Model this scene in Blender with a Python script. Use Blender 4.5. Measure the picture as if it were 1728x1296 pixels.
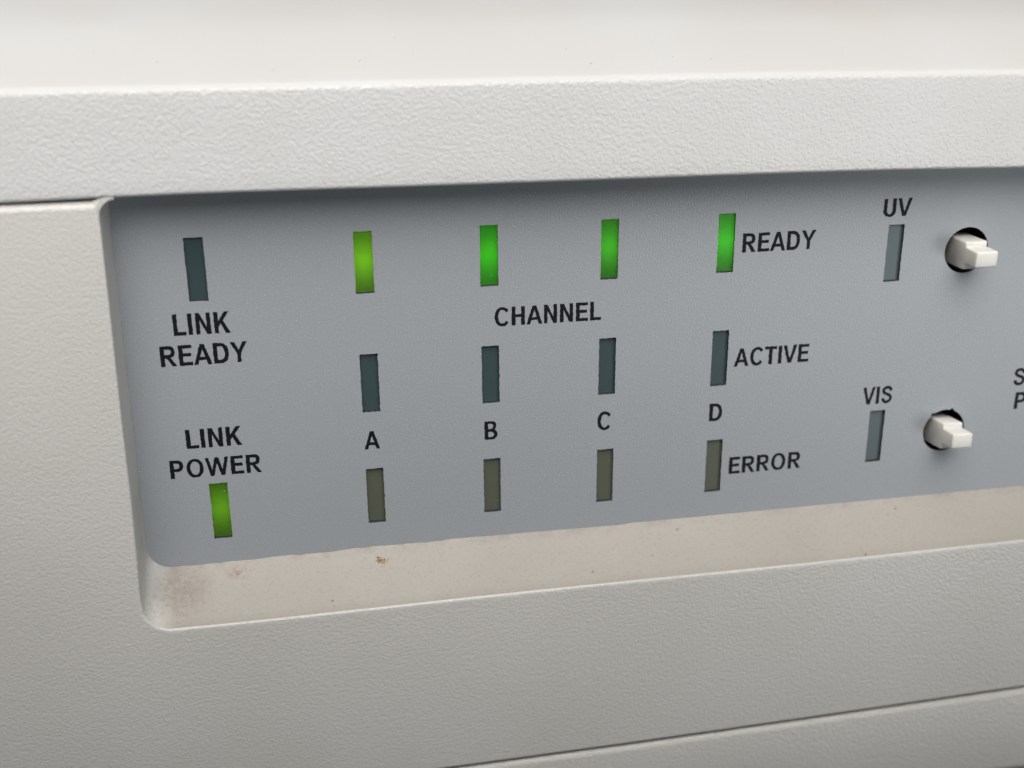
import bpy, bmesh, math, random
from mathutils import Matrix, Vector

random.seed(7)
MM = 0.001
sc = bpy.context.scene
for o in list(bpy.data.objects):
    bpy.data.objects.remove(o, do_unlink=True)
COL = sc.collection

# ------------------------------------------------------------------ camera
cam_d = bpy.data.cameras.new('camera')
cam = bpy.data.objects.new('camera', cam_d)
COL.objects.link(cam)
ROW_X = (0.98225072, -0.18741861, -0.00760130)
ROW_DOWN = (-0.07160035, -0.33718129, -0.93871304)
ROW_FWD = (0.17336927, 0.92259582, -0.34461581)
m = Matrix.Identity(4)
for i in range(3):
    m[i][0] = ROW_X[i]
    m[i][1] = -ROW_DOWN[i]
    m[i][2] = -ROW_FWD[i]
m[0][3], m[1][3], m[2][3] = -7.1303 * MM, -123.5957 * MM, 31.0522 * MM
cam.matrix_world = m
cam_d.sensor_fit = 'HORIZONTAL'
cam_d.sensor_width = 36.0
cam_d.lens = 1979.3268 / 1728.0 * 36.0
cam_d.clip_start = 0.005
cam_d.clip_end = 50.0
cam_d.dof.use_dof = True
cam_d.dof.focus_distance = 0.1305
cam_d.dof.aperture_fstop = 22.0
sc.camera = cam

# ------------------------------------------------------------------ world, lamps, exposure
world = bpy.data.worlds.new('World')
sc.world = world
world.use_nodes = True
bg = world.node_tree.nodes['Background']
bg.inputs[0].default_value = (0.90, 0.95, 1.0, 1.0)
bg.inputs[1].default_value = 0.016


def area_lamp(name, loc, target, sx, sy, power, color):
    d = bpy.data.lights.new(name, 'AREA')
    d.shape = 'RECTANGLE'
    d.size, d.size_y = sx, sy
    d.energy = power
    d.color = color
    o = bpy.data.objects.new(name, d)
    COL.objects.link(o)
    o.location = loc
    o.rotation_euler = (Vector(target) - Vector(loc)).to_track_quat('-Z', 'Y').to_euler()
    return o


# flat bench light above and in front of the unit, a little to the right
bench = area_lamp('bench_lamp', (0.014, -0.075, 0.087), (0.020, -0.008, 0.019), 0.26, 0.11, 0.133, (1.0, 0.985, 0.972))
bench.data.spread = math.radians(80)     # spread narrowed so its light thins out downwards
# ceiling fixture almost overhead
area_lamp('ceiling_lamp', (-0.10, -0.55, 1.45), (0.0, 0.0, 0.0), 1.2, 0.5, 2.4, (1.0, 0.975, 0.95))
# added unseen fill, low right, placed to mirror a sheen onto the panel
area_lamp('sheen_fill', (0.72, -0.90, -0.29), (0.05, 0.0, -0.01), 0.36, 0.36, 2.6, (0.90, 0.95, 1.0))

sc.view_settings.view_transform = 'Standard'
sc.view_settings.look = 'None'
sc.view_settings.exposure = 0.0
sc.view_settings.gamma = 1.0
sc.view_settings.use_curve_mapping = False
sc.cycles.use_denoising = True


# ------------------------------------------------------------------ materials
def new_mat(name):
    mt = bpy.data.materials.new(name)
    mt.use_nodes = True
    nt = mt.node_tree
    return mt, nt, nt.nodes['Principled BSDF']


def node(nt, typ, **kw):
    n = nt.nodes.new(typ)
    for k, v in kw.items():
        setattr(n, k, v)
    return n


def noise(nt, vec, scale, detail=2.0, rough=0.5):
    n = node(nt, 'ShaderNodeTexNoise')
    n.inputs['Scale'].default_value = scale
    n.inputs['Detail'].default_value = detail
    n.inputs['Roughness'].default_value = rough
    nt.links.new(vec, n.inputs['Vector'])
    return n.outputs['Fac']


def ramp(nt, fac, p0, p1, c0=(0, 0, 0, 1), c1=(1, 1, 1, 1)):
    n = node(nt, 'ShaderNodeValToRGB')
    e = n.color_ramp.elements
    e[0].position, e[1].position = p0, p1
    e[0].color, e[1].color = c0, c1
    nt.links.new(fac, n.inputs['Fac'])
    return n.outputs['Color']


def math_n(nt, op, a, b=None, c=None):
    n = node(nt, 'ShaderNodeMath', operation=op)
    for i, v in enumerate((a, b, c)):
        if v is None:
            continue
        if isinstance(v, (int, float)):
            n.inputs[i].default_value = v
        else:
            nt.links.new(v, n.inputs[i])
    return n.outputs[0]


def mixc(nt, fac, a, b):
    n = node(nt, 'ShaderNodeMix', data_type='RGBA')
    for i, v in ((0, fac), (6, a), (7, b)):
        if isinstance(v, (int, float)):
            n.inputs[i].default_value = v
        elif isinstance(v, tuple):
            n.inputs[i].default_value = v
        else:
            nt.links.new(v, n.inputs[i])
    return n.outputs[2]


def bump(nt, height, dist, strength=1.0, normal=None):
    n = node(nt, 'ShaderNodeBump')
    n.inputs['Strength'].default_value = strength
    n.inputs['Distance'].default_value = dist
    nt.links.new(height, n.inputs['Height'])
    if normal is not None:
        nt.links.new(normal, n.inputs['Normal'])
    return n.outputs['Normal']


def gauss_blob(nt, vec, cx, cy, cz, rx, ry, rz):
    """soft spot (1 at its centre) for a stain that has a place of its own"""
    mp = node(nt, 'ShaderNodeMapping')
    mp.inputs['Location'].default_value = (-cx / rx, -cy / ry, -cz / rz)
    mp.inputs['Scale'].default_value = (1 / rx, 1 / ry, 1 / rz)
    nt.links.new(vec, mp.inputs['Vector'])
    ln = node(nt, 'ShaderNodeVectorMath', operation='LENGTH')
    nt.links.new(mp.outputs[0], ln.inputs[0])
    s = node(nt, 'ShaderNodeMapRange', interpolation_type='SMOOTHSTEP')
    s.inputs['From Min'].default_value = 1.0
    s.inputs['From Max'].default_value = 0.0
    nt.links.new(ln.outputs['Value'], s.inputs['Value'])
    return s.outputs[0]


PLASTIC = (0.595, 0.592, 0.580, 1)
PLASTIC2 = (0.570, 0.560, 0.542, 1)


def coarse_plastic(name, c0, c1, amp):
    mt, nt, b = new_mat(name)
    co = node(nt, 'ShaderNodeTexCoord').outputs['Object']
    big = noise(nt, co, 45.0, 2.0)
    nt.links.new(mixc(nt, ramp(nt, big, 0.35, 0.7), c0, c1), b.inputs['Base Color'])
    rr = node(nt, 'ShaderNodeMapRange')
    rr.inputs['To Min'].default_value = 0.29
    rr.inputs['To Max'].default_value = 0.37
    nt.links.new(ramp(nt, noise(nt, co, 60.0, 4.0, 0.6), 0.3, 0.7), rr.inputs['Value'])
    nt.links.new(rr.outputs[0], b.inputs['Roughness'])
    b.inputs['Specular IOR Level'].default_value = 0.5
    wv = node(nt, 'ShaderNodeTexVoronoi', feature='SMOOTH_F1')
    wv.inputs['Scale'].default_value = 2800.0
    wv.inputs['Smoothness'].default_value = 0.6
    nt.links.new(co, wv.inputs['Vector'])
    g1 = math_n(nt, 'SUBTRACT', 1.0, wv.outputs['Distance'])
    g2 = noise(nt, co, 4200.0, 3.0, 0.6)
    g3 = noise(nt, co, 1100.0, 1.0)
    h = math_n(nt, 'ADD', g1, math_n(nt, 'MULTIPLY', g2, 0.8))
    h = math_n(nt, 'ADD', h, math_n(nt, 'MULTIPLY', g3, 0.4))
    nt.links.new(bump(nt, h, amp, 0.85), b.inputs['Normal'])
    return mt


def fine_plastic():
    """smoother ledge and walls of the recess, with grime"""
    mt, nt, b = new_mat('smooth_plastic_with_grime')
    co = node(nt, 'ShaderNodeTexCoord').outputs['Object']
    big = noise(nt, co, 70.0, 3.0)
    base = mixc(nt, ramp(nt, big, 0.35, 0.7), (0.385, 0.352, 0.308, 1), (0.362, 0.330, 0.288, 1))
    # soiled ledge, its colour also darkened to offset overhead light; wall kept paler
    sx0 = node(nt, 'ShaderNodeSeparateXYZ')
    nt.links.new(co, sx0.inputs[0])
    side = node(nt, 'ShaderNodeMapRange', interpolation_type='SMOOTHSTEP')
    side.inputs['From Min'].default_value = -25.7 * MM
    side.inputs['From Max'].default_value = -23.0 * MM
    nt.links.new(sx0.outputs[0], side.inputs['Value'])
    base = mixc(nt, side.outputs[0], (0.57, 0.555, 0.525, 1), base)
    pg = ramp(nt, noise(nt, co, 3000.0, 3.0, 0.65), 0.54, 0.70)
    base = mixc(nt, math_n(nt, 'MULTIPLY', pg, 0.30), base, (0.22, 0.19, 0.15, 1))
    # dirty corner
    fl = ramp(nt, noise(nt, co, 2300.0, 3.0, 0.65), 0.42, 0.66)
    sm = noise(nt, co, 420.0, 2.0)
    blob = gauss_blob(nt, co, -22.6 * MM, -2.3 * MM, -36.4 * MM, 5.0 * MM, 7.0 * MM, 3.4 * MM)
    dirt = math_n(nt, 'MULTIPLY', blob, math_n(nt, 'ADD', math_n(nt, 'MULTIPLY', fl, 0.55), math_n(nt, 'MULTIPLY', sm, 0.75)))
    base = mixc(nt, math_n(nt, 'MINIMUM', dirt, 0.52), base, (0.20, 0.165, 0.125, 1))
    blob2 = gauss_blob(nt, co, -16.3 * MM, -0.9 * MM, -35.3 * MM, 1.9 * MM, 1.6 * MM, 0.9 * MM)
    base = mixc(nt, math_n(nt, 'MULTIPLY', blob2, math_n(nt, 'MULTIPLY', fl, 0.9)), base, (0.24, 0.165, 0.10, 1))
    blob3 = gauss_blob(nt, co, -26.0 * MM, -1.5 * MM, -27.0 * MM, 2.0 * MM, 4.0 * MM, 8.0 * MM)
    base = mixc(nt, math_n(nt, 'MULTIPLY', blob3, math_n(nt, 'MULTIPLY', sm, 0.55)), base, (0.22, 0.20, 0.16, 1))
    # grime settled along the joint with the panel
    sxyz = node(nt, 'ShaderNodeSeparateXYZ')
    nt.links.new(co, sxyz.inputs[0])
    jn = ramp(nt, math_n(nt, 'MULTIPLY_ADD', sxyz.outputs[1], 1000.0, 1.0), 0.15, 1.0)
    gr = ramp(nt, noise(nt, co, 330.0, 4.0, 0.7), 0.45, 0.75)
    base = mixc(nt, math_n(nt, 'MULTIPLY', math_n(nt, 'MULTIPLY', jn, gr), 0.55), base, (0.17, 0.15, 0.12, 1))
    # scattered pepper specks
    vo = node(nt, 'ShaderNodeTexVoronoi', feature='F1')
    vo.inputs['Scale'].default_value = 520.0
    nt.links.new(co, vo.inputs['Vector'])
    sp = ramp(nt, vo.outputs['Distance'], 0.05, 0.10, (1, 1, 1, 1), (0, 0, 0, 1))
    rnd = node(nt, 'ShaderNodeSeparateColor')
    nt.links.new(vo.outputs['Color'], rnd.inputs[0])
    keep = math_n(nt, 'GREATER_THAN', rnd.outputs[0], 0.80)
    base = mixc(nt, math_n(nt, 'MULTIPLY', math_n(nt, 'MULTIPLY', sp, keep), 0.75), base, (0.12, 0.10, 0.08, 1))
    nt.links.new(base, b.inputs['Base Color'])
    b.inputs['Roughness'].default_value = 0.55
    h = noise(nt, co, 3300.0, 3.0, 0.65)
    nt.links.new(bump(nt, h, 0.00007, 0.9), b.inputs['Normal'])
    return mt


def smooth_plastic():
    """same moulding, finely matted"""
    mt, nt, b = new_mat('matt_plastic')
    co = node(nt, 'ShaderNodeTexCoord').outputs['Object']
    big = noise(nt, co, 40.0, 2.0)
    nt.links.new(mixc(nt, ramp(nt, big, 0.35, 0.7), PLASTIC, (0.575, 0.55, 0.52, 1)), b.inputs['Base Color'])
    b.inputs['Roughness'].default_value = 0.58
    b.inputs['Specular IOR Level'].default_value = 0.35
    h = noise(nt, co, 2600.0, 2.0, 0.6)
    nt.links.new(bump(nt, h, 0.00003, 0.6), b.inputs['Normal'])
    return mt


def panel_mat():
    mt, nt, b = new_mat('satin_grey_overlay')
    co = node(nt, 'ShaderNodeTexCoord').outputs['Object']
    n = noise(nt, co, 30.0, 2.0)
    base = mixc(nt, n, (0.298, 0.314, 0.328, 1), (0.316, 0.332, 0.346, 1))
    fl = ramp(nt, noise(nt, co, 5200.0, 2.0, 0.6), 0.56, 0.72)
    base = mixc(nt, math_n(nt, 'MULTIPLY', fl, 0.35), base, (0.55, 0.57, 0.59, 1))
    dk = ramp(nt, noise(nt, co, 4300.0, 2.0, 0.6), 0.60, 0.74)
    base = mixc(nt, math_n(nt, 'MULTIPLY', dk, 0.30), base, (0.16, 0.17, 0.185, 1))
    nt.links.new(base, b.inputs['Base Color'])
    b.inputs['Roughness'].default_value = 0.33
    b.inputs['Specular IOR Level'].default_value = 0.5
    h = noise(nt, co, 5200.0, 2.0, 0.6)
    nt.links.new(bump(nt, h, 0.000045, 0.85), b.inputs['Normal'])
    return mt


def ink_mat():
    mt, nt, b = new_mat('black_ink')
    co = node(nt, 'ShaderNodeTexCoord').outputs['Object']
    n = noise(nt, co, 3000.0, 2.0)
    nt.links.new(mixc(nt, n, (0.005, 0.006, 0.009, 1), (0.010, 0.011, 0.015, 1)), b.inputs['Base Color'])
    b.inputs['Roughness'].default_value = 0.5
    b.inputs['Specular IOR Level'].default_value = 0.15
    return mt


def lens_mat(name, refl, trans, translucency):
    mt, nt, b = new_mat(name)
    co = node(nt, 'ShaderNodeTexCoord').outputs['Object']
    n = noise(nt, co, 900.0, 2.0)
    c0 = tuple(v * 0.92 for v in refl) + (1,)
    c1 = tuple(v * 1.08 for v in refl) + (1,)
    nt.links.new(mixc(nt, n, c0, c1), b.inputs['Base Color'])
    b.inputs['Roughness'].default_value = 0.34
    h = noise(nt, co, 5200.0, 2.0, 0.6)
    nt.links.new(bump(nt, h, 0.000012, 0.6), b.inputs['Normal'])
    tr = node(nt, 'ShaderNodeBsdfTranslucent')
    tr.inputs['Color'].default_value = trans + (1,)
    mx = node(nt, 'ShaderNodeMixShader')
    mx.inputs[0].default_value = translucency
    nt.links.new(b.outputs[0], mx.inputs[1])
    nt.links.new(tr.outputs[0], mx.inputs[2])
    nt.links.new(mx.outputs[0], nt.nodes['Material Output'].inputs['Surface'])
    return mt


def led_mat(name, color, strength):
    mt, nt, b = new_mat(name)
    b.inputs['Base Color'].default_value = (0.5, 0.5, 0.5, 1)
    b.inputs['Emission Color'].default_value = color + (1,)
    b.inputs['Emission Strength'].default_value = strength
    return mt


def plain(name, c, rough=0.5, var=0.06, scale=600.0, spec=0.5):
    mt, nt, b = new_mat(name)
    co = node(nt, 'ShaderNodeTexCoord').outputs['Object']
    n = noise(nt, co, scale, 2.0)
    nt.links.new(mixc(nt, n, tuple(v * (1 - var) for v in c) + (1,), tuple(v * (1 + var) for v in c) + (1,)), b.inputs['Base Color'])
    b.inputs['Roughness'].default_value = rough
    b.inputs['Specular IOR Level'].default_value = spec
    return mt


def lever_mat():
    mt, nt, b = new_mat('white_nylon')
    co = node(nt, 'ShaderNodeTexCoord').outputs['Object']
    n = noise(nt, co, 500.0, 3.0)
    nt.links.new(mixc(nt, n, (0.68, 0.66, 0.61, 1), (0.75, 0.73, 0.685, 1)), b.inputs['Base Color'])
    b.inputs['Roughness'].default_value = 0.42
    b.inputs['Subsurface Weight'].default_value = 0.6
    b.inputs['Subsurface Radius'].default_value = (1.0, 0.85, 0.6)
    b.inputs['Subsurface Scale'].default_value = 0.0010
    return mt


M_COARSE = coarse_plastic('grained_plastic', PLASTIC, PLASTIC2, 0.000062)
M_BEZEL = coarse_plastic('grained_plastic_warm', (0.572, 0.553, 0.518, 1), (0.540, 0.522, 0.482, 1), 0.000050)  # warmer and slightly darker than the top cover
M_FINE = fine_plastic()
M_SMOOTH = smooth_plastic()
M_PANEL = panel_mat()
M_INK = ink_mat()
M_EDGE = plain('clear_edge', (0.5, 0.52, 0.53), 0.4)
M_LENS_G = lens_mat('smoked_teal_lens', (0.054, 0.088, 0.092), (0.62, 0.68, 0.66), 0.30)
M_LENS_L = lens_mat('lit_lens_glow_tint', (0.022, 0.050, 0.014), (0.60, 0.70, 0.45), 0.40)  # copy of the lens for lit lamps, green glow mixed into its colour
M_LENS_U = lens_mat('smoked_lens_with_sheen', (0.105, 0.140, 0.145), (0.62, 0.68, 0.66), 0.30)  # sheen over the UV and VIS windows put into a lighter lens colour
M_LENS_E = lens_mat('smoked_olive_lens', (0.112, 0.120, 0.088), (0.55, 0.55, 0.45), 0.20)
M_LED_YG = led_mat('led_yellow_green', (0.38, 1.0, 0.01), 6.6)
M_LED_YG2 = led_mat('led_yellow_green_dim', (0.38, 1.0, 0.01), 4.2)
M_LED_G = led_mat('led_green', (0.07, 1.0, 0.01), 7.0)
M_LED_G2 = led_mat('led_green_dim', (0.10, 1.0, 0.02), 6.0)
M_LED_OFF = plain('led_unlit', (0.30, 0.32, 0.28), 0.4)
M_CHAMBER = plain('grey_chamber', (0.42, 0.42, 0.41), 0.6)
M_CUT = plain('dark_cut_edge', (0.035, 0.042, 0.042), 0.6)
M_BLACK = plain('black_switch_body', (0.012, 0.012, 0.014), 0.55)
M_LEVER = lever_mat()
M_CASE = plain('case_metal', (0.35, 0.35, 0.34), 0.6)
M_CRUMB = plain('brown_dirt', (0.27, 0.175, 0.065), 0.8, 0.85, 3000.0)
M_DUST_D = plain('dark_dust', (0.03, 0.028, 0.025), 0.9)
M_DUST_L = plain('pale_lint', (0.75, 0.75, 0.72), 0.8)


# ------------------------------------------------------------------ mesh helpers
def mesh_obj(name, verts, faces, mats, parent=None, smooth=False, mat_idx=None):
    me = bpy.data.meshes.new(name)
    me.from_pydata([(x * MM, y * MM, z * MM) for x, y, z in verts], [], faces)
    me.update()
    for k in (mats if isinstance(mats, (list, tuple)) else [mats]):
        me.materials.append(k)
    if mat_idx:
        for p, i in zip(me.polygons, mat_idx):
            p.material_index = i
    if smooth:
        for p in me.polygons:
            p.use_smooth = True
    o = bpy.data.objects.new(name, me)
    COL.objects.link(o)
    if parent:
        o.parent = parent
    return o


def outline_mesh(name, loops, y_front, thick, mat, parent, bevel=0.0):
    """flat sheet in the XZ plane cut from closed outlines (holes even-odd), real thickness"""
    cu = bpy.data.curves.new(name, 'CURVE')
    cu.dimensions = '2D'
    cu.fill_mode = 'BOTH'
    cu.extrude = thick * 0.5 * MM
    for lp in loops:
        s = cu.splines.new('POLY')
        s.points.add(len(lp) - 1)
        for i, (x, z) in enumerate(lp):
            s.points[i].co = (x * MM, z * MM, 0, 1)
        s.use_cyclic_u = True
    tmp = bpy.data.objects.new(name + '_tmp', cu)
    COL.objects.link(tmp)
    dg = bpy.context.evaluated_depsgraph_get()
    me = bpy.data.meshes.new_from_object(tmp.evaluated_get(dg))
    bpy.data.objects.remove(tmp)
    bpy.data.curves.remove(cu)
    me.name = name
    me.transform(Matrix.Rotation(math.pi / 2, 4, 'X'))
    me.transform(Matrix.Translation((0, (y_front + thick * 0.5) * MM, 0)))
    me.materials.clear()
    me.materials.append(mat)
    o = bpy.data.objects.new(name, me)
    COL.objects.link(o)
    o.parent = parent
    return o


def box_data(x0, x1, y0, y1, z0, z1, skip=()):
    v = [(x0, y0, z0), (x1, y0, z0), (x1, y1, z0), (x0, y1, z0), (x0, y0, z1), (x1, y0, z1), (x1, y1, z1), (x0, y1, z1)]
    f = {'bottom': (0, 3, 2, 1), 'top': (4, 5, 6, 7), 'front': (0, 1, 5, 4), 'right': (1, 2, 6, 5), 'back': (2, 3, 7, 6), 'left': (3, 0, 4, 7)}
    return v, [q for k, q in f.items() if k not in skip]


def resample(lp, step, jit, rnd):
    """walk round a closed outline, adding points and the small raggedness of screen printing"""
    out = []
    n = len(lp)
    for i in range(n):
        ax, az = lp[i]
        bx, bz = lp[(i + 1) % n]
        L = math.hypot(bx - ax, bz - az)
        k = max(1, int(round(L / step)))
        if L < 1e-9:
            continue
        nx, nz = (bz - az) / L, -(bx - ax) / L
        for j in range(k):
            t = j / k
            e = rnd.uniform(-jit, jit)
            out.append((ax + (bx - ax) * t + nx * e, az + (bz - az) * t + nz * e))
    return out


def lerp_table(tab, x):
    if x <= tab[0][0]:
        (x0, y0), (x1, y1) = tab[0], tab[1]
    elif x >= tab[-1][0]:
        (x0, y0), (x1, y1) = tab[-2], tab[-1]
    else:
        for (x0, y0), (x1, y1) in zip(tab, tab[1:]):
            if x0 <= x <= x1:
                break
    return y0 + (y1 - y0) * (x - x0) / (x1 - x0)


# ------------------------------------------------------------------ the instrument
unit = bpy.data.objects.new('instrument', None)
COL.objects.link(unit)
unit['label'] = 'off-white plastic instrument front with recessed grey indicator panel and two white levers'
unit['category'] = 'instrument'
unit.empty_display_size = 0.01

D = 5.5                      # depth of the recess
FD = (123.6 - D) / (123.6 - 4.5)


def sx_(x):
    return -7.13 + (x + 7.13) * FD


def sz_(z):
    return 31.05 + (z - 31.05) * FD


X0, X1 = -75.0, 135.0        # moulding runs past both sides of the picture

# --- top cover: the overhanging lip above the recess and the sloping top
LOW = [(-75, 8.6), (-35, 8.82), (-24, 8.95), (-12, 8.93), (2, 8.77), (24, 8.60), (44, 8.48), (58, 8.30), (74, 7.92), (95, 7.4), (135, 6.4)]
TOP = [(-75, 19.8), (-33, 19.55), (-14, 19.42), (6, 19.32), (24, 19.28), (43, 19.15), (72, 18.70), (95, 18.25), (135, 17.5)]
LOW = [(sx_(a), sz_(b)) for a, b in LOW]
TOP = [(sx_(a), sz_(b)) for a, b in TOP]


def smooth_tab(tab, x):
    return sum(lerp_table(tab, x + k * 2.0) for k in (-3, -2, -1, 0, 1, 2, 3)) / 7.0


def cover_profile(x):
    lo, hi = smooth_tab(LOW, x), smooth_tab(TOP, x)
    yf = -D - 0.15
    p = [(6.0, lo + 0.5), (-2.0, lo + 0.15)]
    r = 0.45
    for k in range(0, 7):
        a = math.radians(-90 - 90 * k / 6)
        p.append((yf + r + r * math.cos(a), lo + r + r * math.sin(a)))
    for k in range(1, 6):
        p.append((yf, lo + r + (hi - lo - 1.5 - r) * k / 6))
    # rounded shoulder into the sloping top
    R, sl = 1.1, math.radians(25)
    cy, cz = yf + R, hi - R * 0.75
    for k in range(0, 9):
        a = math.pi - (math.pi / 2 - sl) * k / 8
        p.append((cy + R * math.cos(a), cz + R * math.sin(a)))
    y, z = p[-1]
    L = 9.6
    for k in range(1, 6):
        p.append((y + L * math.cos(sl) * k / 5, z + L * math.sin(sl) * k / 5))
    y, z = p[-1]
    for k in range(1, 9):
        a = sl - math.radians(6) * k / 8
        y += 0.6 * math.cos(a)
        z += 0.6 * math.sin(a)
        p.append((y, z))
    a = math.radians(19)
    for k in range(1, 7):
        p.append((y + 30 * k * math.cos(a), z + 30 * k * math.sin(a)))
    y, z = p[-1]
    p.append((y, -60.0))
    return p


verts, faces = [], []
xs = [X0 + (X1 - X0) * i / 84 for i in range(85)]
for x in xs:
    pr = cover_profile(x)
    n = len(pr)
    verts += [(x, y, z) for y, z in pr]
for i in range(len(xs) - 1):
    for j in range(n - 1):
        faces.append((i * n + j, i * n + j + 1, (i + 1) * n + j + 1, (i + 1) * n + j))
faces.append(tuple(range(n)))
faces.append(tuple(reversed(range((len(xs) - 1) * n, len(xs) * n))))
NJ = 2 + 7 + 5 + 3      # profile rows below this belong to the grained lip face
mi = [(0 if j < NJ else 1) for i in range(len(xs) - 1) for j in range(n - 1)] + [0, 0]
top_cover = mesh_obj('top_cover', verts, faces, [M_COARSE, M_SMOOTH], unit, smooth=True, mat_idx=mi)
top_cover['label'] = 'grained off-white lip overhanging the grey panel'

# --- front bezel: grained face with the recess let into it
FL = [(-34.7, -26.62), (-29.6, -26.43), (-23.9, -26.27), (-13.0, -26.13), (-4.7, -25.95), (0.0, -25.86), (5.0, -25.78)]   # front edge, z -> x
IL = [(-31.6, -26.00), (-21.0, -25.90), (-14.8, -25.72), (-4.7, -25.60), (1.0, -25.56), (4.5, -25.48), (8.5, -25.40)]   # foot of the wall, z -> x
FL = [(sz_(a), sx_(b)) for a, b in FL]
ZF, ZI = sz_(-39.75), -34.28
rb = random.Random(3)
front, inner = [], []
NT = 8
for k in range(NT + 1):      # hooked upper corner
    a = math.radians(95 + 85 * k / NT)
    front.append((sx_(-24.0) + 1.75 * math.cos(a), sz_(6.95) + 1.75 * math.sin(a)))
    inner.append((-25.38, 8.8 - 2.6 * k / NT))
for k in range(1, 41):
    t = k / 41
    zf = sz_(6.6) + (sz_(-36.6) - sz_(6.6)) * t
    zi = 6.0 + (-31.6 - 6.0) * t
    front.append((lerp_table(FL, zf), zf))
    inner.append((lerp_table(IL, zi), zi))
NB = 14
fx, ix = front[-1][0], inner[-1][0]
for k in range(1, NB + 1):
    a = math.radians(180 + 90 * k / NB)
    front.append((fx + 0.06 + 3.0 + 3.0 * math.cos(a), ZF + 3.0 + 3.0 * math.sin(a)))
    inner.append((ix + 2.5 + 2.5 * math.cos(a), ZI + 2.55 + 2.55 * math.sin(a)))
fx, ix = front[-1][0], inner[-1][0]
NBOT = 300
wob = 0.0
for k in range(1, NBOT + 1):
    t = (k / NBOT) ** 1.15
    xf = fx + (125 - fx) * t
    xi = ix + (125 - ix) * t
    zi = ZI
    ease = min(1.0, max(0.0, (xi - ix) / 5.0))
    wob = 0.82 * wob + rb.uniform(-0.035, 0.035)
    # uneven trimmed edge; a small step under the second column of lamps
    if xi < 8.0:
        zi += -0.10 + 0.16 * (xi + 24) / 32 + 1.6 * wob
    elif xi < 30:
        zi += 0.16 - 0.012 * (xi - 8) + 0.4 * wob
    else:
        zi += 0.0 + 0.15 * wob
    front.append((xf, ZF + ease * 0.06 * math.sin(xf * 0.09)))
    inner.append((xi, ZI + (zi - ZI) * ease))
NP = len(front)
# outward offsets for the rounded arris
def normals(path):
    out = []
    for i in range(len(path)):
        a = path[max(0, i - 1)]
        b = path[min(len(path) - 1, i + 1)]
        dx, dz = b[0] - a[0], b[1] - a[1]
        L = math.hypot(dx, dz)
        out.append((dz / L, -dx / L))     # points away from the opening
    return out
nf = normals(front)
RF = 0.34
RAD = [0.22 + (RF - 0.22) * min(1.0, max(0.0, (j - NT) / 44)) for j in range(NP)]
rings = []
for k in range(0, 6):
    a = math.radians(90 * k / 5)
    rings.append([(p[0] + q[0] * r * (1 - math.sin(a)), -D + r * (1 - math.cos(a)), p[1] + q[1] * r * (1 - math.sin(a))) for p, q, r in zip(front, nf, RAD)])
y_in = -0.02
rings_edge = rings[5]
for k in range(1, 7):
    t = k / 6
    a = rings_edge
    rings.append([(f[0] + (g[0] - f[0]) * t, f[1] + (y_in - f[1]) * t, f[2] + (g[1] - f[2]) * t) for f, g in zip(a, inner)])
ZT = sz_(8.62)       # top edge of the bezel, just under the lip
BOT = [(-75, -63.9), (15, -63.32), (30, -63.2), (48.6, -62.92), (68, -62.58), (85, -62.22), (135, -61.2)]
rings.insert(0, [(p[0] + q[0] * (r + 0.35), -D, p[1] + q[1] * (r + 0.35)) for p, q, r in zip(front, nf, RAD)])
BOT = [(sx_(a), sz_(b)) for a, b in BOT]
verts, faces, mi = [], [], []
for r in rings:
    verts += r
for i in range(len(rings) - 1):
    for j in range(NP - 1):
        faces.append((i * NP + j, (i + 1) * NP + j, (i + 1) * NP + j + 1, i * NP + j + 1))
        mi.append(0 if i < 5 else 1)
# face sheet: strips from the arris outwards
base = len(verts)
face_loop = rings[0]
BV = 0.75       # soft bevel along the top edge of the bezel
ztf = ZT - BV
# left strip between x = X0 and the recess, and the lower strip, as one polygon
poly = []
idx = {}
def add(v):
    verts.append(v)
    return len(verts) - 1
corner_top = next(j for j in range(NP) if face_loop[j][2] <= ztf)
loop_ids = list(range(corner_top, NP))
# every point of the opening is joined to a partner on the outer edge of the sheet
def zbot(x):
    return smooth_tab(BOT, x) + 0.35
j_arc0, j_arc1 = NT + 41, NT + 41 + NB - 1
zs, xe_ = face_loop[j_arc0][2], face_loop[j_arc1][0]
seg1 = zs - zbot(X0)
seg2 = xe_ - X0
outer_ids, bot_x = [], []
tl_in = add((face_loop[corner_top][0] - 0.02, -D, ztf))
tl_out = add((X0, -D, ztf))
for j in loop_ids:
    x, y, z = face_loop[j]
    if j <= j_arc0:
        outer_ids.append(add((X0, -D, z)))
    elif j >= j_arc1:
        outer_ids.append(add((x, -D, zbot(x))))
        bot_x.append(x)
    else:
        k, ntot = j - j_arc0, j_arc1 - j_arc0
        half = ntot // 2
        if k <= half:
            outer_ids.append(add((X0, -D, zs - seg1 * k / half)))
            if k == half:
                bot_x.append(X0)
        else:
            xx = X0 + seg2 * (k - half) / (ntot - half)
            outer_ids.append(add((xx, -D, zbot(xx))))
            bot_x.append(xx)
FLATS = [len(faces)]
faces.append((tl_in, tl_out, outer_ids[0], loop_ids[0]))
mi.append(0)
for a, b, c, d in zip(loop_ids, loop_ids[1:], outer_ids[1:], outer_ids):
    FLATS.append(len(faces))
    faces.append((a, d, c, b))
    mi.append(0)
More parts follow.
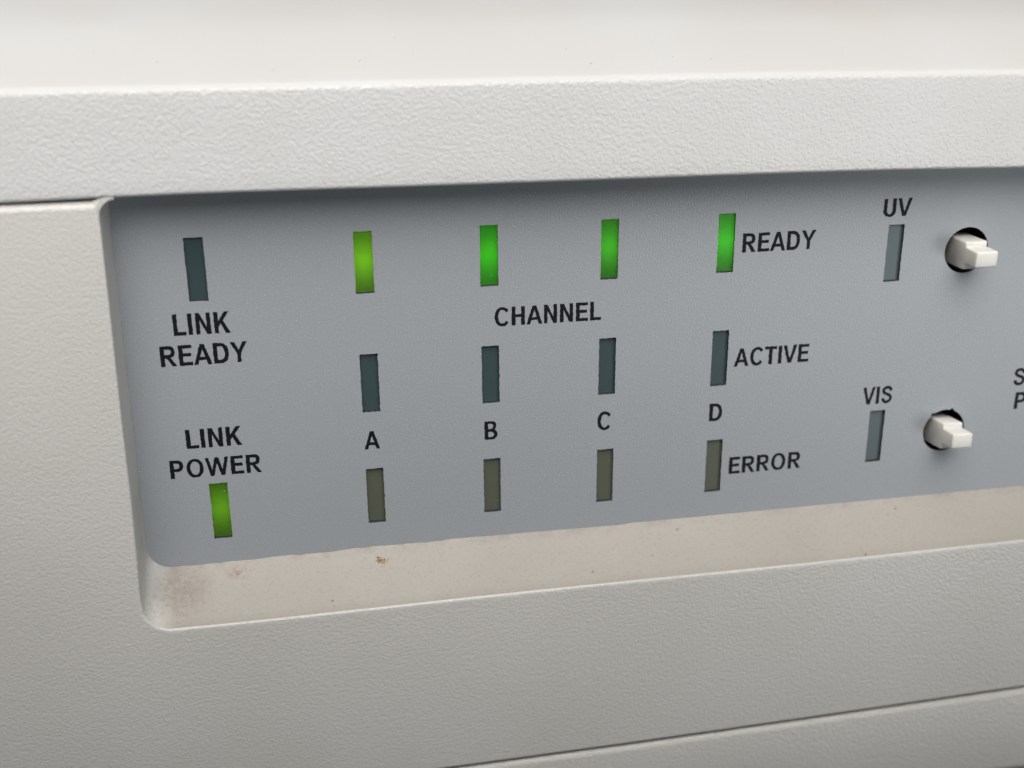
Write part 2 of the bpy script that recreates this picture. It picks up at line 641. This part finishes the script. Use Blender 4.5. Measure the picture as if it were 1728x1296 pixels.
# rounded top edge, left of the recess
prev = None
xr = face_loop[corner_top][0] - 0.02
spur = front[0][0]
for k in range(0, 6):
    a = math.radians(90 * k / 5)
    yy = -D + 0.75 * (1 - math.cos(a))
    zz = ztf + BV * math.sin(a)
    # the edge runs out to the hooked corner
    xe = max([p[0] for p in face_loop[:corner_top + 1] if p[2] <= zz + 0.4] + [xr])
    cur = (add((X0, yy, zz)), add((xe, yy, zz)))
    if prev:
        faces.append((prev[0], prev[1], cur[1], cur[0]))
        mi.append(0)
    prev = cur
bk = (add((X0, 3.0, ZT)), add((spur, 3.0, ZT)))
faces.append((prev[0], prev[1], bk[1], bk[0]))
mi.append(0)
# close the little gap between the bevel and the hooked corner
cap = [add((face_loop[j][0], face_loop[j][1] + 0.05, face_loop[j][2])) for j in range(0, corner_top + 1)]
faces.append(tuple(cap + [add((xr - 0.3, -D + 0.05, ztf - 0.3)), add((xr - 0.3, -D + 0.42, ZT - 0.05))]))
mi.append(0)
# rounded lower edge
pr_row = None
nb = len(bot_x)
for k in range(0, 5):
    a = math.radians(90 * k / 4)
    row = [add((x, -D + 0.35 * (1 - math.cos(a)), zbot(x) - 0.35 * math.sin(a))) for x in bot_x]
    if pr_row:
        for q in range(nb - 1):
            faces.append((pr_row[q], pr_row[q + 1], row[q + 1], row[q]))
            mi.append(0)
    pr_row = row
row = [add((x, 4.0, zbot(x) - 0.25)) for x in bot_x]
for q in range(nb - 1):
    faces.append((pr_row[q], pr_row[q + 1], row[q + 1], row[q]))
    mi.append(0)
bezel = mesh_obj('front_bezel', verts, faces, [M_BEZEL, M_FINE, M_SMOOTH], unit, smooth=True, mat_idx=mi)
bmz = bmesh.new()
bmz.from_mesh(bezel.data)
bmesh.ops.recalc_face_normals(bmz, faces=bmz.faces)
bmz.faces.ensure_lookup_table()
if bmz.faces[FLATS[5]].normal.y > 0:
    bmesh.ops.reverse_faces(bmz, faces=bmz.faces)
bmz.to_mesh(bezel.data)
bmz.free()
for q in FLATS:
    bezel.data.polygons[q].use_smooth = False

# --- lower cover below the parting line
verts, faces = [], []
prof_n = None
for x in xs:
    zt = smooth_tab(BOT, x) - 0.40
    prf = [(4.0, zt - 0.1), (-D + 1.3, zt)]
    for k in range(0, 7):
        a = math.radians(90 * k / 6)
        prf.append((-D + 1.0 - 1.0 * math.sin(a) + 0.12, zt - 0.9 + 0.9 * math.cos(a)))
    zb = sz_(-75.0) - 0.012 * (x - 85)
    for k in range(0, 7):
        a = math.radians(90 * k / 6)
        prf.append((-D + 0.12 + 1.6 * (1 - math.cos(a)), zb - 1.6 * math.sin(a)))
    prf.append((8.0, zb - 1.8))
    prof_n = len(prf)
    verts += [(x, y, z) for y, z in prf]
for i in range(len(xs) - 1):
    for j in range(prof_n - 1):
        faces.append((i * prof_n + j, i * prof_n + j + 1, (i + 1) * prof_n + j + 1, (i + 1) * prof_n + j))
lower = mesh_obj('lower_cover', verts, faces, M_BEZEL, unit, smooth=True)

# --- case behind
v, f = box_data(X0 + 1, X1 - 1, 7.0, 170.0, -110.0, 8.0)
case = mesh_obj('case', v, f, M_CASE, unit)

# ------------------------------------------------------------------ indicator panel with its cut-outs
PITCH, H, W = 13.645, 6.85, 2.0
Z_ROWS = (0.0, -13.80, -27.61)
WIN = []      # x, z, kind, lamp material, label
for c, x in enumerate((0, PITCH, 2 * PITCH, 3 * PITCH)):
    ltr = 'ABCD'[c]
    WIN.append((x, Z_ROWS[0], 'G', (M_LED_YG, M_LED_G, M_LED_G2, M_LED_G)[c],
                ('lit yellow-green lamp, READY row, column A', 'lit green lamp, READY row, column B', 'lit green lamp, READY row, column C', 'lit green lamp beside the word READY')[c]))
    WIN.append((x, Z_ROWS[1], 'G', None, 'unlit dark teal lamp, ACTIVE row, column ' + ltr))
    WIN.append((x, Z_ROWS[2], 'E', None, 'unlit olive lamp, ERROR row, column ' + ltr))
WIN.append((-17.495, 0.21, 'G', None, 'unlit dark lamp above the words LINK READY'))
WIN.append((-17.483, -27.81, 'G', M_LED_YG2, 'lit yellow-green lamp below the words LINK POWER'))
WIN.append((61.76, -2.26, 'U', None, 'unlit grey lamp below the letters UV'))
WIN.append((61.86, -25.48, 'U', None, 'unlit grey lamp below the letters VIS'))
HOLES = [(71.05, -2.40), (71.10, -25.48)]
HR = 2.78

rj = random.Random(11)
loops = [[(-29.0, -41.0), (128.0, -41.0), (128.0, 13.0), (-29.0, 13.0)]]
for x, z, kind, led, lab in WIN:
    rect = [(x - W / 2, z - H / 2), (x + W / 2, z - H / 2), (x + W / 2, z + H / 2), (x - W / 2, z + H / 2)]
    loops.append(resample(rect, 0.17, 0.035, rj))
for hx, hz in HOLES:
    lp = []
    for k in range(72):
        a = 2 * math.pi * k / 72
        r = HR
        if hz < -20 and (k in (14, 15) or k in (25, 26)):
            r += 0.22          # torn nicks in the lower cut-out
        lp.append((hx + r * math.cos(a), hz + r * math.sin(a)))
    loops.append(lp)
PT = 0.30
panel = outline_mesh('indicator_panel', loops, 0.0, PT, M_PANEL, unit)
panel.data.materials.append(M_CUT)
for p in panel.data.polygons:
    if abs(p.normal.y) < 0.5:
        cx, cz = p.center.x / MM, p.center.z / MM
        if not any(math.hypot(cx - hx, cz - hz) < 3.3 for hx, hz in HOLES):
            p.material_index = 1
panel['label'] = 'satin grey indicator panel set back under the lip'

# black backing sheet behind the panel, open at lamps and switches
loops2 = [[(-28.9, -40.9), (127.9, -40.9), (127.9, 12.9), (-28.9, 12.9)]]
for x, z, kind, led, lab in WIN:
    loops2.append([(x - 1.5, z - 4.0), (x + 1.5, z - 4.0), (x + 1.5, z + 4.0), (x - 1.5, z + 4.0)])
for hx, hz in HOLES:
    loops2.append([(hx + 3.2 * math.cos(a), hz + 3.2 * math.sin(a)) for a in [2 * math.pi * k / 40 for k in range(40)]])
backing = outline_mesh('backing_sheet', loops2, PT + 0.02, 0.8, M_BLACK, unit)

# lamps: a diffusing lens in each window, a chip and a white chamber behind it
for x, z, kind, led, lab in WIN:
    y0 = PT + 0.10
    v, f = box_data(x - 1.46, x + 1.46, y0, y0 + 0.05, z - H / 2 - 0.35, z + H / 2 + 0.25)
    lens = mesh_obj('indicator_lamp', v, [(0, 1, 5, 4)], M_LENS_L if led else {'G': M_LENS_G, 'U': M_LENS_U, 'E': M_LENS_E}[kind], unit)
    lens['label'] = lab
    cv, cf = box_data(x - 1.47, x + 1.47, y0 + 0.06, y0 + 4.2, z - 3.95, z + 3.95, skip=('front',))
    mesh_obj('light_chamber', cv, cf, M_CHAMBER, lens)
    gv, gf = box_data(x - 1.45, x + 1.45, PT + 0.03, y0 - 0.01, z - H / 2 - 0.4, z - H / 2 + 0.08)
    mesh_obj('shade_strip', gv, gf, M_CUT, lens)  # dark strip added for the shadow along the window's lower edge
    zc = z + (0.15 if led is None else rj.uniform(-0.25, 0.25))
    cv, cf = box_data(x - 0.75, x + 0.75, y0 + 1.9, y0 + 2.7, zc - 0.8, zc + 0.8)
    mesh_obj('led_chip', cv, cf, led or M_LED_OFF, lens)

# ------------------------------------------------------------------ lettering (condensed bold capitals)
S, B = 0.190, 0.162


def arc(cx, cz, rx, rz, a0, a1, n=10, e=1.0):
    out = []
    for k in range(n + 1):
        a = math.radians(a0 + (a1 - a0) * k / n)
        c, s = math.cos(a), math.sin(a)
        out.append((cx + rx * math.copysign(abs(c) ** e, c), cz + rz * math.copysign(abs(s) ** e, s)))
    return out


def stroke(pts, hw):
    # Catmull-Rom centre line thickened to a band
    P = [pts[0]] + pts + [pts[-1]]
    cl = []
    for i in range(1, len(P) - 2):
        for q in range(5):
            t = q / 5
            p0, p1, p2, p3 = P[i - 1], P[i], P[i + 1], P[i + 2]
            cl.append(tuple(0.5 * (2 * p1[d] + (p2[d] - p0[d]) * t + (2 * p0[d] - 5 * p1[d] + 4 * p2[d] - p3[d]) * t * t + (3 * p1[d] - p0[d] - 3 * p2[d] + p3[d]) * t ** 3) for d in (0, 1)))
    cl.append(pts[-1])
    nn = normals(cl)
    return [(p[0] + q[0] * hw, p[1] + q[1] * hw) for p, q in zip(cl, nn)] + [(p[0] - q[0] * hw, p[1] - q[1] * hw) for p, q in reversed(list(zip(cl, nn)))]


def rect(x0, z0, x1, z1):
    return [(x0, z0), (x1, z0), (x1, z1), (x0, z1)]


G = {}
G['I'] = (S, [rect(0, 0, S, 1)])
G['L'] = (0.56, [[(0, 0), (0.56, 0), (0.56, B), (S, B), (S, 1), (0, 1)]])
G['E'] = (0.60, [[(0, 0), (0.60, 0), (0.60, B), (S, B), (S, 0.44), (0.55, 0.44), (0.55, 0.44 + B), (S, 0.44 + B), (S, 1 - B), (0.59, 1 - B), (0.59, 1), (0, 1)]])
G['H'] = (0.66, [[(0, 0), (S, 0), (S, 0.43), (0.66 - S, 0.43), (0.66 - S, 0), (0.66, 0), (0.66, 1), (0.66 - S, 1), (0.66 - S, 0.43 + B), (S, 0.43 + B), (S, 1), (0, 1)]])
G['N'] = (0.66, [[(0, 0), (S * .95, 0), (S * .95, 0.66), (0.66 - S, 0), (0.66, 0), (0.66, 1), (0.66 - S * .95, 1), (0.66 - S * .95, 0.34), (S, 1), (0, 1)]])
G['K'] = (0.70, [[(0, 0), (S, 0), (S, 0.31), (0.28, 0.45), (0.49, 0), (0.70, 0), (0.40, 0.60), (0.685, 1), (0.47, 1), (S, 0.56), (S, 1), (0, 1)]])
G['A'] = (0.80, [[(0, 0), (0.18, 0), (0.245, 0.22), (0.555, 0.22), (0.62, 0), (0.80, 0), (0.495, 1), (0.305, 1)], [(0.29, 0.37), (0.51, 0.37), (0.40, 0.77)]])
G['V'] = (0.76, [[(0.285, 0), (0.475, 0), (0.76, 1), (0.575, 1), (0.38, 0.25), (0.185, 1), (0, 1)]])
G['Y'] = (0.76, [[(0.295, 0), (0.465, 0), (0.465, 0.42), (0.76, 1), (0.56, 1), (0.38, 0.60), (0.20, 1), (0, 1), (0.295, 0.42)]])
G['T'] = (0.66, [[(0.33 - S / 2, 0), (0.33 + S / 2, 0), (0.33 + S / 2, 1 - B), (0.66, 1 - B), (0.66, 1), (0, 1), (0, 1 - B), (0.33 - S / 2, 1 - B)]])
G['W'] = (1.08, [[(0.20, 0), (0.38, 0), (0.54, 0.70), (0.70, 0), (0.88, 0), (1.08, 1), (0.91, 1), (0.785, 0.32), (0.63, 1), (0.45, 1), (0.295, 0.32), (0.17, 1), (0, 1)]])
G['D'] = (0.68, [[(0, 0)] + arc(0.30, 0.5, 0.38, 0.5, -90, 90, 18, 0.86) + [(0, 1)], [(S, B)] + arc(0.29, 0.5, 0.215, 0.5 - B, -90, 90, 16, 0.86) + [(S, 1 - B)]])
G['O'] = (0.78, [arc(0.39, 0.5, 0.39, 0.515, 0, 349, 30, 0.93), arc(0.39, 0.5, 0.215, 0.365, 0, 348, 26, 0.93)])
G['C'] = (0.72, [arc(0.38, 0.5, 0.38, 0.515, 36, 322, 28, 0.93) + list(reversed(arc(0.385, 0.5, 0.205, 0.365, 33, 325, 24, 0.93)))])
G['P'] = (0.62, [[(0, 0), (S, 0), (S, 0.37)] + arc(0.33, 0.685, 0.29, 0.315, -90, 90, 14, 0.86) + [(0, 1)], [(S, 0.37 + B)] + arc(0.31, 0.685, 0.135, 0.315 - B, -90, 90, 10, 0.86) + [(S, 1 - B)]])
G['R'] = (0.70, [[(0, 0), (S, 0), (S, 0.41), (0.24, 0.41), (0.30, 0.37), (0.50, 0), (0.70, 0), (0.54, 0.29), (0.46, 0.395), (0.43, 0.425)] + arc(0.38, 0.71, 0.27, 0.29, -65, 90, 14, 0.86) + [(0, 1)], [(S, 0.41 + B * .95)] + arc(0.36, 0.705, 0.12, 0.29 - B, -90, 90, 10, 0.86) + [(S, 1 - B)]])
G['B'] = (0.66, [[(0, 0)] + arc(0.35, 0.285, 0.31, 0.285, -90, 68, 12, 0.86) + arc(0.34, 0.755, 0.275, 0.245, -62, 90, 12, 0.86) + [(0, 1)], [(S, 0.14)] + arc(0.335, 0.28, 0.15, 0.14, -90, 90, 10, 0.86) + [(S, 0.42)], [(S, 0.58)] + arc(0.325, 0.72, 0.125, 0.135, -90, 90, 10, 0.86) + [(S, 0.86)]])
G['U'] = (0.66, [[(0, 1)] + arc(0.33, 0.34, 0.33, 0.355, 180, 360, 16, 0.9) + [(0.66, 1), (0.66 - S, 1)] + arc(0.33, 0.34, 0.33 - S, 0.205, 360, 180, 14, 0.9) + [(S, 1)]])
G['S'] = (0.65, [stroke([(0.555, 0.71), (0.50, 0.85), (0.32, 0.93), (0.135, 0.86), (0.095, 0.73), (0.17, 0.60), (0.33, 0.525), (0.49, 0.44), (0.56, 0.29), (0.49, 0.14), (0.32, 0.068), (0.14, 0.135), (0.075, 0.30)], 0.083)])
KERN = {'I': 0.145, 'L': 0.12, 'A': 0.03, 'V': 0.02, 'Y': 0.01, 'T': 0.03, 'W': 0.01}
SIDE = 0.085


def word(text, x0, x1, ztop, zbot, jit=0.014):
    cap = ztop - zbot
    pen, runs = 0.0, []
    for i, ch in enumerate(text):
        w, lps = G[ch]
        if i:
            pen += {'A': 0.0, 'V': 0.0, 'Y': 0.0, 'T': 0.02, 'W': 0.02}.get(ch, 0.075) + {'A': 0.0, 'V': 0.0, 'Y': 0.0, 'T': 0.02, 'W': 0.02, 'L': 0.02, 'C': 0.05, 'E': 0.045, 'K': 0.02, 'R': 0.03}.get(text[i - 1], 0.075)
        runs.append((pen, lps))
        pen += w
    sx = (x1 - x0) / pen
    out = []
    for p, lps in runs:
        for lp in lps:
            lp2 = resample([((q[0] + p) * sx + x0, q[1] * cap + zbot) for q in lp], 0.13, jit * cap, rj)
            out.append(lp2)
    o = outline_mesh('lettering', out, -0.018, 0.016, M_INK, panel)
    o['label'] = 'printed black letters ' + text
    return o


word('LINK', -20.45, -14.55, -4.50, -6.88)
word('READY', -22.12, -12.98, -7.97, -10.28)
word('LINK', -20.42, -14.45, -17.70, -19.96)
word('POWER', -22.48, -12.60, -21.23, -23.43)
word('CHANNEL', 14.18, 26.45, -5.94, -8.12)
word('A', -0.98, 0.76, -19.55, -21.74)
word('B', 12.82, 14.32, -19.48, -21.75)
word('C', 26.25, 27.92, -19.42, -21.70)
word('D', 40.03, 41.62, -19.47, -21.70)
word('READY', 42.92, 51.80, 1.02, -1.19)
word('ACTIVE', 42.75, 52.12, -12.75, -14.98)
word('ERROR', 42.92, 52.20, -26.68, -28.88)
word('UV', 59.88, 63.40, 4.22, 2.12)
word('VIS', 59.65, 63.55, -18.93, -21.16)
word('S', 79.85, 81.45, -17.92, -20.18)
word('P', 80.42, 81.95, -21.15, -23.38)


# ------------------------------------------------------------------ switches behind the round cut-outs
def bevelled(name, boxes, mat, parent, origin, width=0.12, seg=2):
    bm = bmesh.new()
    for b in boxes:
        v, f = box_data(*b)
        vs = [bm.verts.new((x * MM, y * MM, z * MM)) for x, y, z in v]
        for q in f:
            bm.faces.new([vs[i] for i in q])
    bmesh.ops.recalc_face_normals(bm, faces=bm.faces)
    bmesh.ops.bevel(bm, geom=list(bm.edges), offset=width * MM, segments=seg, profile=0.5, affect='EDGES')
    me = bpy.data.meshes.new(name)
    bm.to_mesh(me)
    bm.free()
    me.materials.append(mat)
    o = bpy.data.objects.new(name, me)
    COL.objects.link(o)
    o.parent = parent
    o.location = [c * MM for c in origin]
    return o


def lever_mesh(prong, body_front, name, parent, origin):
    """stepped side profile (y, z) extruded across the width, arrises rounded"""
    prof = [(3.0, 1.50), (body_front, 1.48), (body_front - 0.02, 0.86), (prong, 0.82), (prong, -1.05), (body_front - 0.05, -1.12), (body_front + 0.15, -1.85), (3.0, -1.95)]
    x0, x1 = -1.32, 1.42
    bm = bmesh.new()
    a = [bm.verts.new((x0 * MM, y * MM, z * MM)) for y, z in prof]
    b = [bm.verts.new((x1 * MM, y * MM, z * MM)) for y, z in prof]
    bm.faces.new(a)
    bm.faces.new(list(reversed(b)))
    n = len(prof)
    for i in range(n):
        bm.faces.new((a[i], b[i], b[(i + 1) % n], a[(i + 1) % n]))
    bmesh.ops.recalc_face_normals(bm, faces=bm.faces)
    bmesh.ops.bevel(bm, geom=list(bm.edges), offset=0.2 * MM, segments=3, profile=0.5, affect='EDGES')
    me = bpy.data.meshes.new(name)
    bm.to_mesh(me)
    bm.free()
    me.materials.append(M_LEVER)
    for p in me.polygons:
        p.use_smooth = True
    o = bpy.data.objects.new(name, me)
    COL.objects.link(o)
    o.parent = parent
    o.location = [c * MM for c in origin]
    return o


for i, (hx, hz) in enumerate(HOLES):
    # open black tube with a floor: what is seen inside the cut-out
    verts, faces = [], []
    N = 40
    for r, y in ((3.15, PT + 0.83), (3.15, 5.0), (0.0, 5.0)):
        if r:
            verts += [(hx + r * math.cos(2 * math.pi * k / N), y, hz + r * math.sin(2 * math.pi * k / N)) for k in range(N)]
    for k in range(N):
        faces.append((k, (k + 1) % N, N + (k + 1) % N, N + k))
    faces.append(tuple(range(N, 2 * N)))
    body = mesh_obj('switch', verts, faces, M_BLACK, unit)
    body['label'] = ('switch beside the UV lamp', 'switch beside the VIS lamp')[i]
    lv = lever_mesh((-4.35, -4.05)[i], (-1.9, -1.75)[i], 'lever', body, (hx, 0.0, hz))
    if i:
        lv.rotation_euler = (math.radians(-4), math.radians(3), math.radians(2))

# ------------------------------------------------------------------ small dirt
def grain_cloud(name, n, sampler, rmin, rmax, mat, parent, seed):
    r = random.Random(seed)
    verts, faces = [], []
    for _ in range(n):
        x, y, z = sampler(r)
        b = len(verts)
        s = r.uniform(rmin, rmax)
        pts = [(1, 0, 0), (-1, 0, 0), (0, 1, 0), (0, -1, 0), (0, 0, 1), (0, 0, -1)]
        st = (r.uniform(.6, 1.8), r.uniform(.5, 1.0), r.uniform(.5, 1.2))
        for p in pts:
            verts.append(tuple(c + s * q * t * r.uniform(.7, 1.2) for c, q, t in zip((x, y, z), p, st)))
        for t in ((0, 2, 4), (2, 1, 4), (1, 3, 4), (3, 0, 4), (2, 0, 5), (1, 2, 5), (3, 1, 5), (0, 3, 5)):
            faces.append(tuple(b + k for k in t))
    o = mesh_obj(name, verts, faces, mat, parent)
    return o


def ledge_point(x, t):
    """point on the sloping ledge; t = 0 at the foot of the panel, 1 at the front arris"""
    y = -0.02 + (-D + RF + 0.02) * t 
    z = ZI + (ZF - ZI) * t
    return x, y, z


def crumb_sampler(r):
    x = 0.15 + r.gauss(0, 0.33)
    t = 0.235 + r.gauss(0, 0.035) + 0.03 * (x - 0.15)
    px, py, pz = ledge_point(x, t)
    return px, py - 0.05, pz + 0.05


crumb = grain_cloud('dirt_crumb', 64, crumb_sampler, 0.05, 0.15, M_CRUMB, None, 5)
crumb['label'] = 'tiny brown crumb of dirt on the ledge below column A'
crumb['category'] = 'dirt'


def corner_sampler(r):
    x = -22.8 + r.gauss(0, 1.3)
    t = min(0.95, max(0.06, 0.42 + r.gauss(0, 0.2)))
    px, py, pz = ledge_point(max(x, -24.6), t)
    return px, py - 0.01, pz + 0.01


gd = grain_cloud('grime', 42, corner_sampler, 0.015, 0.05, M_DUST_D, None, 6)
gd['kind'] = 'stuff'
gd['label'] = 'dark grime gathered in the lower left corner of the recess'
gd['category'] = 'grime'

SPOTS = [(461, 892), (471, 898)]


def ledge_specks(r):
    x = r.uniform(-22, 70)
    px, py, pz = ledge_point(x, r.random() ** 0.8 * 0.95 + 0.02)
    return px, py - 0.01, pz + 0.01


ld = grain_cloud('dust', 150, ledge_specks, 0.012, 0.036, M_DUST_D, None, 8)
ld['kind'] = 'stuff'
ld['label'] = 'dark dust specks scattered along the sloping ledge'
ld['category'] = 'dust'

PS = [(-11.9, -30.2), (-11.3, -30.6), (11.6, -12.3), (24.0, -30.0), (33.0, -20.0), (-21.0, -17.5), (5.0, -31.0)]
it = iter(PS * 3)


def panel_specks(r):
    x, z = next(it)
    return x, -0.02, z


pdust = grain_cloud('dust', len(PS), panel_specks, 0.03, 0.055, M_DUST_D, None, 9)
pdust['kind'] = 'stuff'
pdust['label'] = 'few dark specks on the grey panel'
pdust['category'] = 'dust'
it = iter([(20.8, -23.6), (14.2, -29.6), (13.9, -2.2), (-16.9, -25.4)])
pl = grain_cloud('lint', 4, panel_specks, 0.035, 0.07, M_DUST_L, None, 10)
pl['kind'] = 'stuff'
pl['label'] = 'pale lint specks on the grey panel'
pl['category'] = 'lint'

# specks on the sloping top of the cover
TOPX = [(-25, 6.0), (-19, 4.0), (4.5, 8.0), (6.0, 4.5), (0.5, 3.5), (22, 5.0), (24, 2.0), (30, 7.0), (33, 3.0), (37, 2.5), (52, 3.0), (14, 9.0), (45, 8.0), (-8, 2.0)]
it2 = iter(TOPX)


def top_specks(r):
    x, s = next(it2)
    pr = cover_profile(x)
    y0, z0 = pr[2 + 7 + 5 - 1 + 9]
    a = math.radians(25)
    return x, y0 + s * math.cos(a), z0 + s * math.sin(a) + 0.02


td = grain_cloud('dust', len(TOPX), top_specks, 0.025, 0.06, M_DUST_D, None, 12)
td['kind'] = 'stuff'
td['label'] = 'dark specks on the sloping top of the lip'
td['category'] = 'dust'
